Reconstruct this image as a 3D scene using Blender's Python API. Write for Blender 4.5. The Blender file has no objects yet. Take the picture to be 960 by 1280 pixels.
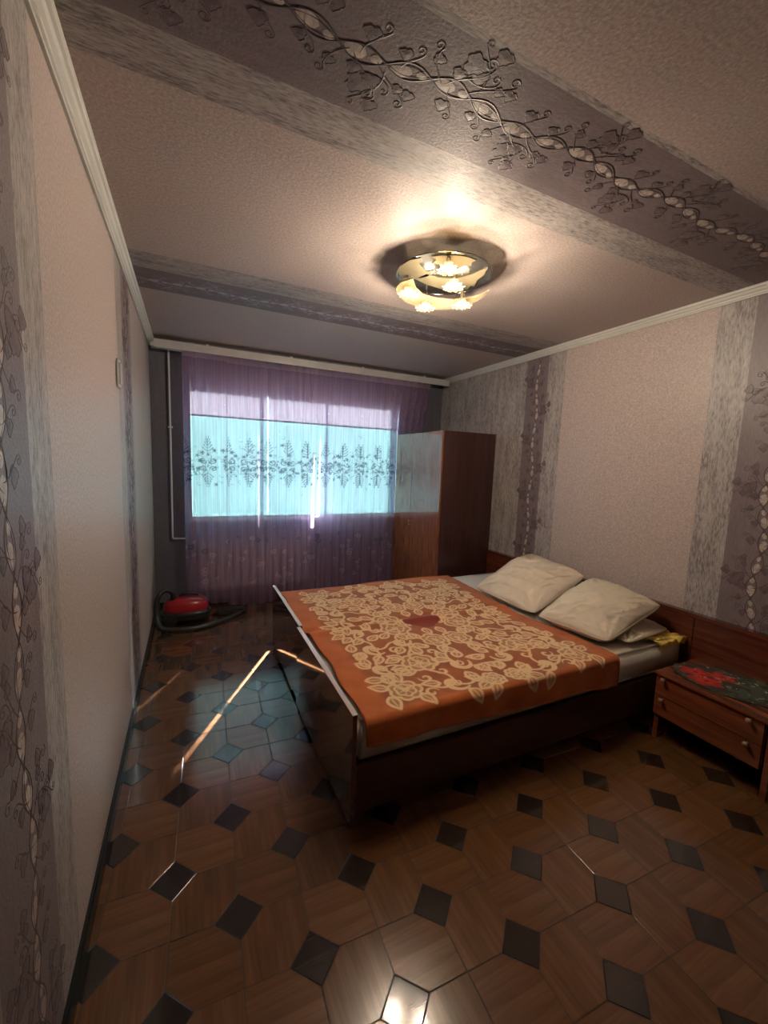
import bpy, math, random
import numpy as np
from mathutils import Vector, Matrix, noise
random.seed(7)
SC = bpy.context.scene
COL = SC.collection
PI = math.pi
W, D, H, Y0 = 3.256, 4.547, 2.6, -0.55      # room: width, far wall, ceiling, near wall

# ------------------------------------------------------------------ camera
def camera():
    yaw, pit, rol = .4452, .1165, .0363
    f = Vector((math.sin(yaw)*math.cos(pit), math.cos(yaw)*math.cos(pit), -math.sin(pit)))
    r = Vector((math.cos(yaw), -math.sin(yaw), 0)); u = r.cross(f)
    r2 = math.cos(rol)*r + math.sin(rol)*u; u2 = -math.sin(rol)*r + math.cos(rol)*u
    cd = bpy.data.cameras.new('camera'); cam = bpy.data.objects.new('camera', cd)
    COL.objects.link(cam)
    m = Matrix((r2, u2, -f)).transposed().to_4x4(); m.translation = Vector((.3241, 0, 1.5275))
    cam.matrix_world = m
    cd.sensor_fit = 'HORIZONTAL'; cd.sensor_width = 36; cd.lens = 511.84/960*36
    cd.clip_start = .02
    SC.camera = cam
camera()

# ------------------------------------------------------------------ light
wd = bpy.data.worlds.new('world'); SC.world = wd; wd.use_nodes = True
wb = wd.node_tree.nodes['Background']
wb.inputs[0].default_value = (.62, .80, 1, 1); wb.inputs[1].default_value = 22.0
sd = bpy.data.lights.new('sun', 'SUN'); sun = bpy.data.objects.new('sun', sd); COL.objects.link(sun)
sd.energy = 130; sd.angle = math.radians(.6); sd.color = (1, .97, .92)
sun.rotation_euler = Vector((-.574, -1, -.699)).to_track_quat('-Z', 'Y').to_euler()
BULB_W = 3.6
SC.view_settings.view_transform = 'Standard'; SC.view_settings.look = 'None'
SC.view_settings.gamma = 1; SC.view_settings.use_curve_mapping = False
SC.view_settings.exposure = 1.88
SC.cycles.use_denoising = True
SC.cycles.max_bounces = 10; SC.cycles.diffuse_bounces = 5; SC.cycles.glossy_bounces = 4
SC.cycles.transmission_bounces = 6; SC.cycles.transparent_max_bounces = 16
SC.cycles.caustics_reflective = False; SC.cycles.caustics_refractive = False
SC.cycles.sample_clamp_indirect = 4

# ------------------------------------------------------------------ materials
def lin(c):
    return tuple((x/12.92 if x <= .04045 else ((x+.055)/1.055)**2.4) for x in c)
class NT:
    def __init__(s, name):
        s.m = bpy.data.materials.new(name); s.m.use_nodes = True; s.t = s.m.node_tree
        s.b = s.t.nodes['Principled BSDF']; s.out = s.t.nodes['Material Output']
    def n(s, typ, **kw):
        nd = s.t.nodes.new(typ)
        for k, v in kw.items():
            if k.startswith('i_'): nd.inputs[k[2:].replace('_', ' ')].default_value = v
            else: setattr(nd, k, v)
        return nd
    def l(s, a, b): s.t.links.new(a, b)
    def coord(s, scale=(1, 1, 1)):
        tc = s.n('ShaderNodeTexCoord'); mp = s.n('ShaderNodeMapping')
        mp.inputs['Scale'].default_value = scale; s.l(tc.outputs['Object'], mp.inputs[0])
        return mp.outputs[0]
    def noise(s, scale, vec=None, detail=3, rough=.5):
        nd = s.n('ShaderNodeTexNoise'); nd.inputs['Scale'].default_value = scale
        nd.inputs['Detail'].default_value = detail; nd.inputs['Roughness'].default_value = rough
        if vec is None: vec = s.coord()
        s.l(vec, nd.inputs['Vector']); return nd.outputs['Fac']
    def ramp(s, fac, stops, interp='LINEAR'):
        nd = s.n('ShaderNodeValToRGB'); cr = nd.color_ramp; cr.interpolation = interp
        while len(cr.elements) < len(stops): cr.elements.new(.5)
        for e, (p, c) in zip(cr.elements, stops): e.position = p; e.color = (*c, 1)
        s.l(fac, nd.inputs[0]); return nd.outputs[0]
    def mix(s, fac, a, b, blend='MIX'):
        nd = s.n('ShaderNodeMix', data_type='RGBA', blend_type=blend)
        for sock, v in ((nd.inputs[0], fac), (nd.inputs[6], a), (nd.inputs[7], b)):
            if isinstance(v, (int, float)): sock.default_value = v
            elif isinstance(v, tuple): sock.default_value = (*v, 1)
            else: s.l(v, sock)
        return nd.outputs[2]
    def math(s, op, a, b=0.0):
        nd = s.n('ShaderNodeMath', operation=op)
        for sock, v in zip(nd.inputs, (a, b)):
            if isinstance(v, (int, float)): sock.default_value = v
            else: s.l(v, sock)
        return nd.outputs[0]
    def bump(s, h, strength=.3, dist=.002):
        nd = s.n('ShaderNodeBump'); nd.inputs['Strength'].default_value = strength
        nd.inputs['Distance'].default_value = dist; s.l(h, nd.inputs['Height'])
        s.l(nd.outputs[0], s.b.inputs['Normal']); return nd
    def set(s, color=None, rough=None, metal=None, coat=None, coat_r=.05, spec=None, sheen=None):
        b = s.b
        if color is not None:
            if isinstance(color, tuple): b.inputs['Base Color'].default_value = (*color, 1)
            else: s.l(color, b.inputs['Base Color'])
        if rough is not None:
            if isinstance(rough, (int, float)): b.inputs['Roughness'].default_value = rough
            else: s.l(rough, b.inputs['Roughness'])
        if metal is not None: b.inputs['Metallic'].default_value = metal
        if coat is not None: b.inputs['Coat Weight'].default_value = coat; b.inputs['Coat Roughness'].default_value = coat_r
        if spec is not None: b.inputs['Specular IOR Level'].default_value = spec
        if sheen is not None: b.inputs['Sheen Weight'].default_value = sheen
        return s.m

def plain(name, c, rough=.5, var=.12, scale=25, bump=.1, dist=.001, **kw):
    t = NT(name); f = t.noise(scale)
    dk = tuple(x*(1-var) for x in c); lt = tuple(min(1, x*(1+var)) for x in c)
    col = t.ramp(f, [(.3, dk), (.7, lt)])
    if bump: t.bump(t.noise(scale*6), bump, dist)
    return t.set(col, rough, **kw)

def wood(name, c1, c2, rough=.2, axis='z', scale=1.0, coat=.0, coat_r=.05, vary=0.0):
    t = NT(name)
    st = {'x': (1.2, 22, 22), 'y': (22, 1.2, 22), 'z': (22, 22, 1.2)}[axis]
    v = t.coord(tuple(k*scale for k in st))
    f = t.noise(2.2, v, 5, .62); g = t.noise(11, v, 2)
    f2 = t.math('ADD', t.math('MULTIPLY', f, .75), t.math('MULTIPLY', g, .25))
    col = t.ramp(f2, [(.35, c1), (.52, tuple((a+b)/2 for a, b in zip(c1, c2))), (.66, c2)])
    if vary:
        oi = t.n('ShaderNodeObjectInfo'); hsv = t.n('ShaderNodeHueSaturation')
        t.l(t.math('ADD', t.math('MULTIPLY', oi.outputs['Random'], vary), 1-vary/2), hsv.inputs['Value'])
        t.l(col, hsv.inputs['Color']); col = hsv.outputs[0]
    t.bump(f2, .08, .0006)
    return t.set(col, rough, coat=coat, coat_r=coat_r)

# wallpaper: plain stucco field, brushed band and dark band, bounds given along one axis
C_PLAIN, C_TEX, C_DARK = (.49, .415, .385), (.31, .285, .275), (.185, .148, .158)
def wallpaper(name, axis, run, bounds, spec=.5, dull=0.0, dark=None):
    dark = dark or C_DARK
    t = NT(name)
    tc = t.n('ShaderNodeTexCoord'); sp = t.n('ShaderNodeSeparateXYZ'); t.l(tc.outputs['Object'], sp.inputs[0])
    a, b = -1.0, 5.0
    v = t.math('DIVIDE', t.math('SUBTRACT', sp.outputs[axis], a), b-a)
    code = {'p': (0, 0, 0), 't': (1, 0, 0), 'd': (0, 1, 0)}
    m = t.ramp(v, [(max(0, (p-a)/(b-a)), code[k]) for p, k in bounds], 'CONSTANT')
    ms = t.n('ShaderNodeSeparateColor'); t.l(m, ms.inputs[0])
    grain = t.noise(95, None, 3, .6)
    c1 = t.ramp(grain, [(.32, tuple(x*.74 for x in C_PLAIN)), (.55, C_PLAIN), (.75, tuple(x*1.30 for x in C_PLAIN))])
    blotch = t.noise(2.2)
    c1 = t.mix(t.ramp(blotch, [(.3, (0, 0, 0)), (.7, (.22, .22, .22))]), c1, (.43, .36, .335))
    st = {'x': (26, 130, 130), 'y': (130, 26, 130), 'z': (130, 130, 26)}[run]
    vec = t.coord(st); streak = t.noise(1.0, vec, 5, .7)
    vec2 = t.coord(tuple(k*.16 for k in st)); wide = t.noise(1.0, vec2, 3, .6)
    s2 = t.math('ADD', t.math('MULTIPLY', streak, .7), t.math('MULTIPLY', wide, .3))
    c2 = t.ramp(s2, [(.40, tuple(x*.50 for x in C_TEX)), (.48, C_TEX), (.60, tuple(x*1.45 for x in C_TEX))])
    c3 = t.ramp(s2, [(.36, tuple(x*.80 for x in dark)), (.64, tuple(x*1.18 for x in dark))])
    col = t.mix(ms.outputs[1], t.mix(ms.outputs[0], c1, c2), c3)
    h = t.mix(ms.outputs[0], grain, s2)
    t.bump(h, .55, .0016)
    # foil flecks in the print give the paper a satin sheen
    fl = t.noise(160)
    ro = t.ramp(fl, [(.35, (.52+dull,)*3), (.62, (.36+dull,)*3)])
    return t.set(col, ro, spec=spec)

M = {}
M['paper_left'] = wallpaper('wallpaper_left', 1, 'z', [(-1, 'p'), (.62, 't'), (.84, 'd'), (1.163, 't'), (1.335, 'p'), (2.56, 't'), (2.76, 'd'), (3.08, 't'), (3.16, 'p')])
M['paper_right'] = wallpaper('wallpaper_right', 1, 'z', [(-1, 'p'), (.80, 't'), (.985, 'd'), (1.315, 't'), (1.485, 'p'), (2.612, 't'), (2.80, 'd'), (3.06, 't')])
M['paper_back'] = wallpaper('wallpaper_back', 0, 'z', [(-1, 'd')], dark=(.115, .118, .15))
M['paper_front'] = wallpaper('wallpaper_front', 0, 'z', [(-1, 'p')])
M['paper_ceiling'] = wallpaper('wallpaper_ceiling', 1, 'x', [(-1, 'p'), (.925, 't'), (.96, 'd'), (1.305, 't'), (1.48, 'p'), (2.64, 't'), (2.86, 'd'), (3.18, 'p')], .3, .14)
M['vine_line'] = plain('vine_line_foil', (.100, .076, .080), .45, .2, 60, .2, spec=.25)
M['vine_leaf'] = plain('vine_leaf_print', (.128, .094, .104), .42, .25, 40, .3)
M['vine_cell'] = plain('vine_cell_print', (.46, .39, .35), .42, .25, 70, .4)
M['vine_silver'] = plain('vine_silver_foil', (.34, .32, .36), .3, .15, 60, .2)
M['tile_wood_a'] = wood('floor_wood_grain_across', (.095, .041, .018), (.160, .072, .032), .17, 'x', .55, .35, .09, .22)
M['tile_wood_b'] = wood('floor_wood_grain_along', (.090, .039, .017), (.150, .068, .030), .17, 'y', .55, .35, .09, .22)
M['tile_dark'] = wood('floor_dark_inlay', (.014, .009, .008), (.038, .024, .02), .13, 'x', .6, .5, .07, .3)
M['grout'] = plain('floor_joint', (.012, .008, .007), .6)
M['foam'] = plain('painted_foam_moulding', (.62, .62, .57), .5, .04, 10, .1)
M['baseboard'] = plain('dark_skirting_plastic', (.012, .016, .016), .22, .2, 15, .05)
M['pvc'] = plain('white_window_plastic', (.75, .78, .8), .3, .03, 8, 0)
M['rail_white'] = plain('white_rail_plastic', (.52, .52, .52), .4, .04, 8, 0)
M['pipe'] = plain('white_enamel', (.60, .62, .64), .3, .05, 12, .05)
M['wardrobe_door'] = wood('wardrobe_striped_veneer', (.13, .040, .014), (.40, .135, .040), .09, 'z', 1.5, 1.0, .015)
M['wardrobe_side'] = wood('wardrobe_side_veneer', (.034, .014, .013), (.068, .026, .023), .28, 'z', .8, .2, .2)
M['bed_wood'] = wood('bed_dark_veneer', (.050, .015, .010), (.115, .036, .020), .09, 'y', .7, 1.0, .025)
M['bed_rail'] = wood('bed_rail_veneer', (.028, .011, .008), (.055, .020, .013), .4, 'x', .7)
M['head_wood'] = wood('headboard_veneer', (.075, .018, .011), (.15, .042, .022), .22, 'y', .7, .6, .12)
M['night_wood'] = wood('nightstand_burl', (.10, .025, .011), (.25, .075, .030), .2, 'y', .45, .6, .12)
M['edge_trim'] = plain('pale_edge_band', (.60, .52, .50), .25, .04, 10, 0)
M['brass'] = plain('dull_brass', (.40, .27, .14), .3, .1, 30, 0, metal=1.0)
M['knob'] = plain('bronze_knob', (.30, .16, .12), .22, .1, 30, 0, coat=.6)
M['sheet'] = plain('white_sheet_cotton', (.66, .62, .54), .85, .06, 18, .3, .001)
M['sheet_cool'] = plain('far_sheet_cotton', (.62, .66, .66), .85, .06, 18, .3, .001)
M['pillow'] = plain('cream_pillowcase_cotton', (.70, .62, .50), .85, .06, 8, .35, .0012)
M['pillow2'] = plain('ivory_pillowcase_cotton', (.67, .60, .48), .85, .06, 8, .35, .0012)
M['yellow'] = plain('yellow_printed_cotton', (.66, .50, .12), .85, .35, 30, .3)
M['vac_red'] = plain('red_plastic', (.34, .010, .020), .3, .05, 8, 0, coat=.4)
M['vac_black'] = plain('black_plastic', (.014, .018, .018), .32, .1, 12, 0)
M['hose'] = plain('black_hose_rubber', (.020, .028, .026), .35, .2, 60, .3)
M['chrome'] = plain('chrome', (.70, .68, .64), .12, .03, 5, 0, metal=1.0)
M['asphalt'] = plain('courtyard_ground', (.18, .18, .17), .9)

def m_mirror():
    t = NT('smoked_mirror_glass'); t.set((.30, .31, .30), .14, metal=.85)
    tr = t.n('ShaderNodeBsdfTransparent'); tr.inputs[0].default_value = (.8, .8, .76, 1)
    mx = t.n('ShaderNodeMixShader'); mx.inputs[0].default_value = .52
    t.l(tr.outputs[0], mx.inputs[1]); t.l(t.b.outputs[0], mx.inputs[2]); t.l(mx.outputs[0], t.out.inputs[0])
    return t.m
M['lamp_mirror'] = m_mirror()
def m_frost():
    t = NT('frosted_cream_glass'); 
    d = t.n('ShaderNodeBsdfDiffuse'); d.inputs[0].default_value = (.24, .21, .14, 1)
    tr = t.n('ShaderNodeBsdfTranslucent'); tr.inputs[0].default_value = (.18, .155, .10, 1)
    mx = t.n('ShaderNodeMixShader'); mx.inputs[0].default_value = .5
    t.l(d.outputs[0], mx.inputs[1]); t.l(tr.outputs[0], mx.inputs[2]); t.l(mx.outputs[0], t.out.inputs[0])
    return t.m
M['frost'] = m_frost()
def m_flower():
    t = NT('pressed_glass_flower')
    tr = t.n('ShaderNodeBsdfTransparent'); tr.inputs[0].default_value = (1, .95, .85, 1)
    tl = t.n('ShaderNodeBsdfTranslucent'); tl.inputs[0].default_value = (1, .88, .62, 1)
    gl = t.n('ShaderNodeBsdfGlossy'); gl.inputs['Roughness'].default_value = .1
    a = t.n('ShaderNodeMixShader'); a.inputs[0].default_value = .55
    t.l(tr.outputs[0], a.inputs[1]); t.l(tl.outputs[0], a.inputs[2])
    b = t.n('ShaderNodeMixShader'); b.inputs[0].default_value = .15
    t.l(a.outputs[0], b.inputs[1]); t.l(gl.outputs[0], b.inputs[2]); t.l(b.outputs[0], t.out.inputs[0])
    return t.m
M['flower'] = m_flower()
def m_bulb():
    t = NT('lit_halogen_capsule'); e = t.n('ShaderNodeEmission')
    e.inputs[0].default_value = (1, .78, .42, 1); e.inputs[1].default_value = 25
    t.l(e.outputs[0], t.out.inputs[0]); return t.m
M['bulb'] = m_bulb()
def m_glass():
    t = NT('window_glass')
    tr = t.n('ShaderNodeBsdfTransparent'); tr.inputs[0].default_value = (.93, .97, .96, 1)
    gl = t.n('ShaderNodeBsdfGlossy'); gl.inputs['Roughness'].default_value = .02
    b = t.n('ShaderNodeMixShader'); b.inputs[0].default_value = .06
    t.l(tr.outputs[0], b.inputs[1]); t.l(gl.outputs[0], b.inputs[2]); t.l(b.outputs[0], t.out.inputs[0])
    return t.m
M['glass'] = m_glass()
def m_slat(name, c, tl):
    t = NT(name)
    f = t.noise(3.0)
    cc = t.ramp(f, [(.3, tuple(x*.88 for x in c)), (.7, c)])
    a = t.n('ShaderNodeBsdfTranslucent'); t.l(cc, a.inputs[0])
    d = t.n('ShaderNodeBsdfDiffuse'); t.l(cc, d.inputs[0])
    b = t.n('ShaderNodeMixShader'); b.inputs[0].default_value = tl
    t.l(d.outputs[0], b.inputs[1]); t.l(a.outputs[0], b.inputs[2]); t.l(b.outputs[0], t.out.inputs[0])
    return t.m
M['slat'] = m_slat('turquoise_blind_film', (.34, .60, .585), .025)
M['valance'] = m_slat('lilac_blind_fabric', (.34, .32, .37), .030)
M['lace'] = m_slat('white_lace', (.6, .64, .66), .035)
def m_curtain():
    t = NT('mauve_voile')
    at = t.n('ShaderNodeAttribute', attribute_name='pattern')
    e = at.outputs['Color']; se = t.n('ShaderNodeSeparateColor'); t.l(e, se.inputs[0])
    dark, lite = se.outputs[0], se.outputs[1]
    v = t.coord((90, 90, 1.2)); n1 = t.noise(1.0, v, 3)
    base = t.ramp(n1, [(.3, (.46, .30, .49)), (.7, (.64, .44, .67))])
    base = t.mix(dark, base, (.06, .05, .09)); base = t.mix(lite, base, (.66, .48, .62))
    d = t.n('ShaderNodeBsdfDiffuse'); t.l(base, d.inputs[0])
    a = t.n('ShaderNodeBsdfTranslucent'); t.l(base, a.inputs[0])
    m1 = t.n('ShaderNodeMixShader'); m1.inputs[0].default_value = .5
    t.l(d.outputs[0], m1.inputs[1]); t.l(a.outputs[0], m1.inputs[2])
    tr = t.n('ShaderNodeBsdfTransparent'); tr.inputs[0].default_value = (.97, .93, .97, 1)
    op = t.math('ADD', t.math('MULTIPLY', dark, .38), t.math('ADD', .52, t.math('MULTIPLY', lite, .25)))
    m2 = t.n('ShaderNodeMixShader'); t.l(op, m2.inputs[0])
    t.l(tr.outputs[0], m2.inputs[1]); t.l(m1.outputs[0], m2.inputs[2]); t.l(m2.outputs[0], t.out.inputs[0])
    return t.m
M['curtain'] = m_curtain()
def m_blanket():
    t = NT('orange_wool_blanket')
    at = t.n('ShaderNodeAttribute', attribute_name='pattern')
    se = t.n('ShaderNodeSeparateColor'); t.l(at.outputs['Color'], se.inputs[0])
    n1 = t.noise(9); n2 = t.noise(220, None, 2)
    base = t.ramp(n1, [(.3, (.38, .095, .025)), (.7, (.50, .145, .040))])
    inner = t.ramp(n1, [(.3, (.25, .070, .024)), (.7, (.34, .10, .034))])
    base = t.mix(se.outputs[1], base, inner)
    base = t.mix(se.outputs[2], base, (.20, .022, .012))
    cream = t.ramp(n2, [(.3, (.62, .42, .23)), (.7, (.82, .60, .36))])
    col = t.mix(se.outputs[0], base, cream)
    t.bump(t.math('ADD', n2, t.math('MULTIPLY', se.outputs[0], .6)), .6, .003)
    return t.set(col, .95, sheen=.25, spec=.1)
M['blanket'] = m_blanket()
def m_doily():
    t = NT('poppy_print_cloth'); at = t.n('ShaderNodeAttribute', attribute_name='pattern')
    t.bump(t.noise(300), .3, .001)
    return t.set(at.outputs['Color'], .8)
M['doily'] = m_doily()

# ------------------------------------------------------------------ geometry helpers
class MB:
    def __init__(s): s.v = []; s.f = []
    def add(s, vs, fs):
        o = len(s.v); s.v += [tuple(p) for p in vs]; s.f += [tuple(i+o for i in q) for q in fs]; return s
    def box(s, x0, x1, y0, y1, z0, z1, b=0.0):
        x0, x1 = min(x0, x1), max(x0, x1); y0, y1 = min(y0, y1), max(y0, y1); z0, z1 = min(z0, z1), max(z0, z1)
        if b <= 0:
            vs = [(x, y, z) for z in (z0, z1) for y in (y0, y1) for x in (x0, x1)]
            return s.add(vs, [(0, 2, 3, 1), (4, 5, 7, 6), (0, 1, 5, 4), (2, 6, 7, 3), (0, 4, 6, 2), (1, 3, 7, 5)])
        import bmesh
        bm = bmesh.new(); bmesh.ops.create_cube(bm, size=1)
        for v in bm.verts: v.co = Vector(((x0+x1)/2+v.co.x*(x1-x0), (y0+y1)/2+v.co.y*(y1-y0), (z0+z1)/2+v.co.z*(z1-z0)))
        bmesh.ops.bevel(bm, geom=bm.edges[:], offset=b, segments=2, affect='EDGES')
        bm.verts.index_update(); s.add([v.co[:] for v in bm.verts], [[v.index for v in f.verts] for f in bm.faces]); bm.free(); return s
    def tube(s, pts, r, n=10, caps=True, closed=False):
        pts = [Vector(p) for p in pts]; R = r if isinstance(r, (list, tuple)) else [r]*len(pts)
        vs = []; up = None; m = len(pts)
        for i, p in enumerate(pts):
            a = pts[i-1] if i else (pts[-1] if closed else p); b = pts[(i+1) % m] if (i < m-1 or closed) else p
            t = (b-a).normalized()
            if up is None: up = Vector((0, 0, 1)) if abs(t.z) < .9 else Vector((1, 0, 0))
            x = up.cross(t).normalized(); y = t.cross(x); up = y
            for k in range(n):
                q = p + (x*math.cos(2*PI*k/n) + y*math.sin(2*PI*k/n))*R[i]; vs.append(q[:])
        fs = []
        for i in range(m if closed else m-1):
            j = (i+1) % m
            for k in range(n): fs.append((i*n+k, i*n+(k+1) % n, j*n+(k+1) % n, j*n+k))
        if caps and not closed: fs += [tuple(range(n))[::-1], tuple((m-1)*n+k for k in range(n))]
        return s.add(vs, fs)
    def lathe(s, c, prof, n=28, axis='z'):      # prof: (radius, height)
        vs = []
        for r, h in prof:
            for k in range(n):
                a = 2*PI*k/n; x, y = r*math.cos(a), r*math.sin(a)
                p = {'z': (x, y, h), 'x': (h, x, y), 'y': (x, h, y)}[axis]
                vs.append((c[0]+p[0], c[1]+p[1], c[2]+p[2]))
        fs = [(i*n+k, i*n+(k+1) % n, (i+1)*n+(k+1) % n, (i+1)*n+k) for i in range(len(prof)-1) for k in range(n)]
        fs += [tuple(range(n))[::-1], tuple((len(prof)-1)*n+k for k in range(n))]
        return s.add(vs, fs)
    def prism(s, poly, z0, z1, inset=0.0):
        n = len(poly)
        vs = [(x, y, z0) for x, y in poly] + [(x, y, z1) for x, y in poly]
        return s.add(vs, [tuple(range(n))[::-1], tuple(range(n, 2*n))] + [(i, (i+1) % n, n+(i+1) % n, n+i) for i in range(n)])
    def grid(s, pts):                            # pts[i][j]
        a, b = len(pts), len(pts[0])
        return s.add([p for row in pts for p in row],
                     [(i*b+j, (i+1)*b+j, (i+1)*b+j+1, i*b+j+1) for i in range(a-1) for j in range(b-1)])

ORG = {}
def mk(name, mb, mat, parent=None, smooth=False, kind=None):
    me = bpy.data.meshes.new(name)
    root = parent
    while root is not None and root.parent is not None: root = root.parent
    o = Vector(root.location) if root is not None else Vector((0, 0, 0))
    me.from_pydata([(x-o.x, y-o.y, z-o.z) for x, y, z in mb.v] if root is not None else mb.v, [], mb.f)
    me.validate(); me.update()
    import bmesh
    if len(mb.f) < 60000:
        bm = bmesh.new(); bm.from_mesh(me); bmesh.ops.recalc_face_normals(bm, faces=bm.faces[:]); bm.to_mesh(me); bm.free()
    me.materials.append(M[mat] if isinstance(mat, str) else mat)
    if smooth:
        me.shade_smooth()
        if smooth != 'full':
            try: me.set_sharp_from_angle(angle=math.radians(40))
            except Exception: pass
    ob = bpy.data.objects.new(name, me); COL.objects.link(ob)
    if parent is not None: ob.parent = parent
    if kind: ob['kind'] = kind
    return ob
def tag(o, label, cat, group=None):
    o['label'] = label; o['category'] = cat
    if group: o['group'] = group
    return o
def thing(name, loc, label, cat, group=None):
    e = bpy.data.objects.new(name, None); COL.objects.link(e); e.location = loc; e.empty_display_size = .05
    return tag(e, label, cat, group)
def struct(name, mb, mat, **kw): return mk(name, mb, mat, kind='structure', **kw)
def P(label, o): o['label'] = label; return o

# ================================================================== ROOM SHELL
T = .12
WX0, WX1, WZ0, WZ1 = .345, 2.66, .905, 2.30       # window opening
wl = struct('wall_left', MB().box(-T, 0, Y0-T, D+T, -.02, H+T), 'paper_left')
wr = struct('wall_right', MB().box(W, W+T, Y0-T, D+T, -.02, H+T), 'paper_right')
wf = struct('wall_front', MB().box(0, W, Y0-T, Y0, -.02, H+T), 'paper_front')
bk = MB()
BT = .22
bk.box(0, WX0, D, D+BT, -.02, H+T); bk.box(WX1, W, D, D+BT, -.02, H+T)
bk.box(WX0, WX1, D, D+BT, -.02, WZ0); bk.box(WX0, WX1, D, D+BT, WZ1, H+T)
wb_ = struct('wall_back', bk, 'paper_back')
ce = struct('ceiling', MB().box(0, W, Y0, D, H, H+T), 'paper_ceiling')
fl = struct('floor', MB().box(-T, W+T, Y0-T, D+T, -.10, -.0015), 'grout')

# ---- inlaid floor: hexagons around dark squares
def clip(poly, x0, x1, y0, y1):
    for ax, val, sgn in ((0, x0, 1), (0, x1, -1), (1, y0, 1), (1, y1, -1)):
        out = []
        for i in range(len(poly)):
            a, b = poly[i-1], poly[i]
            ia, ib = (a[ax]-val)*sgn >= 0, (b[ax]-val)*sgn >= 0
            if ia != ib:
                t = (val-a[ax])/(b[ax]-a[ax]); out.append((a[0]+t*(b[0]-a[0]), a[1]+t*(b[1]-a[1])))
            if ib: out.append(b)
        poly = out
        if len(poly) < 3: return None
    return poly
def area(p): return abs(sum(p[i-1][0]*p[i][1]-p[i][0]*p[i-1][1] for i in range(len(p))))/2
def shrink(poly, d):                              # inset a convex polygon by d
    n = len(poly); A = sum(poly[i-1][0]*poly[i][1]-poly[i][0]*poly[i-1][1] for i in range(n))
    if A < 0: poly = poly[::-1]
    L = []
    for i in range(n):
        a, b = Vector(poly[i]), Vector(poly[(i+1) % n]); e = (b-a)
        if e.length < 1e-6: continue
        e.normalize(); nn = Vector((-e.y, e.x)); L.append((a+nn*d, e))
    out = []
    for i in range(len(L)):
        (p, e), (q, g) = L[i-1], L[i]; den = e.x*g.y-e.y*g.x
        if abs(den) < 1e-4: out.append(tuple(q)); continue
        t = ((q.x-p.x)*g.y-(q.y-p.y)*g.x)/den; out.append((p.x+e.x*t, p.y+e.y*t))
    return out
def tile_mb(poly, gap=.0011, ch=.0016, zt=0.0):
    a = shrink(poly, gap); b = shrink(a, ch)
    if len(a) != len(b): b = a
    n = len(a); m = MB()
    vs = [(x, y, -.0015) for x, y in a] + [(x, y, zt-.0007) for x, y in a] + [(x, y, zt) for x, y in b]
    fs = [(i, (i+1) % n, n+(i+1) % n, n+i) for i in range(n)] + [(n+i, n+(i+1) % n, 2*n+(i+1) % n, 2*n+i) for i in range(n)] + [tuple(range(2*n, 3*n))]
    return m.add(vs, fs)
UX, UY, ROT, X0, YY0 = .2097, .2082, -.036, .2626, 1.9127
def lat(i, j): return (X0+i*UX-ROT*j*UY, YY0+j*UY+ROT*i*UX)
HS = .078/.209
ca, sa = math.cos(ROT), math.sin(ROT)
base_mesh = {}
def floor_piece(name, poly, mat):
    c = (sum(p[0] for p in poly)/len(poly), sum(p[1] for p in poly)/len(poly))
    cl = clip(poly, .001, W-.001, Y0+.001, D-.001)
    if not cl or area(cl) < 2e-4: return
    full = len(cl) == len(poly) and abs(area(cl)-area(poly)) < 1e-7
    key = (name, mat)
    if full and key in base_mesh:
        me, c0 = base_mesh[key]; o = bpy.data.objects.new(name, me); COL.objects.link(o)
        o.location = (c[0], c[1], 0); o.parent = fl; return o
    if full:
        o = mk(name, tile_mb([(x-c[0], y-c[1]) for x, y in poly]), mat); o.parent = fl; o.location = (c[0], c[1], 0)
        base_mesh[key] = (o.data, c); return o
    cc = (sum(p[0] for p in cl)/len(cl), sum(p[1] for p in cl)/len(cl))
    o = mk(name, tile_mb([(x-cc[0], y-cc[1]) for x, y in cl]), mat); o.parent = fl; o.location = (cc[0], cc[1], 0); return o
hidden = {'tile_wood_a': MB(), 'tile_wood_b': MB(), 'tile_dark': MB()}
def under_furniture(c): return (1.15 < c[0] and 1.65 < c[1] < 3.15) or (c[0] > 2.75 and c[1] > 3.6) or c[1] < -.12
for i in range(-3, 17):
    for j in range(-14, 15):
        if (i+j) % 2 == 0:                        # dark square standing on its corner
            poly = [lat(i+HS, j), lat(i, j+HS), lat(i-HS, j), lat(i, j-HS)]
            c = lat(i, j)
            if under_furniture(c):
                cl = clip(poly, .001, W-.001, Y0+.001, D-.001)
                if cl and area(cl) > 2e-4: t = tile_mb(cl); hidden['tile_dark'].add(t.v, t.f)
            else: floor_piece('dark_inlay_tile', poly, 'tile_dark')
        # hexagon in the cell (i..i+1, j..j+1): two opposite corners belong to dark squares
        if (i+j) % 2 == 0:
            poly = [lat(i+HS, j), lat(i+1, j), lat(i+1, j+1-HS), lat(i+1-HS, j+1), lat(i, j+1), lat(i, j+HS)]; mt = 'tile_wood_a'
        else:
            poly = [lat(i, j), lat(i+1-HS, j), lat(i+1, j+HS), lat(i+1, j+1), lat(i+HS, j+1), lat(i, j+1-HS)]; mt = 'tile_wood_b'
        c = lat(i+.5, j+.5)
        if under_furniture(c):
            cl = clip(poly, .001, W-.001, Y0+.001, D-.001)
            if cl and area(cl) > 2e-4: t = tile_mb(cl); hidden[mt].add(t.v, t.f)
        else: floor_piece('wood_hexagon_tile', poly, mt)
for k, nm in (('tile_wood_a', 'hexagon_tiles_under_bed'), ('tile_wood_b', 'turned_hexagon_tiles_under_bed'), ('tile_dark', 'dark_tiles_under_bed')):
    mk(nm, hidden[k], k, fl, kind='stuff')

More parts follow.
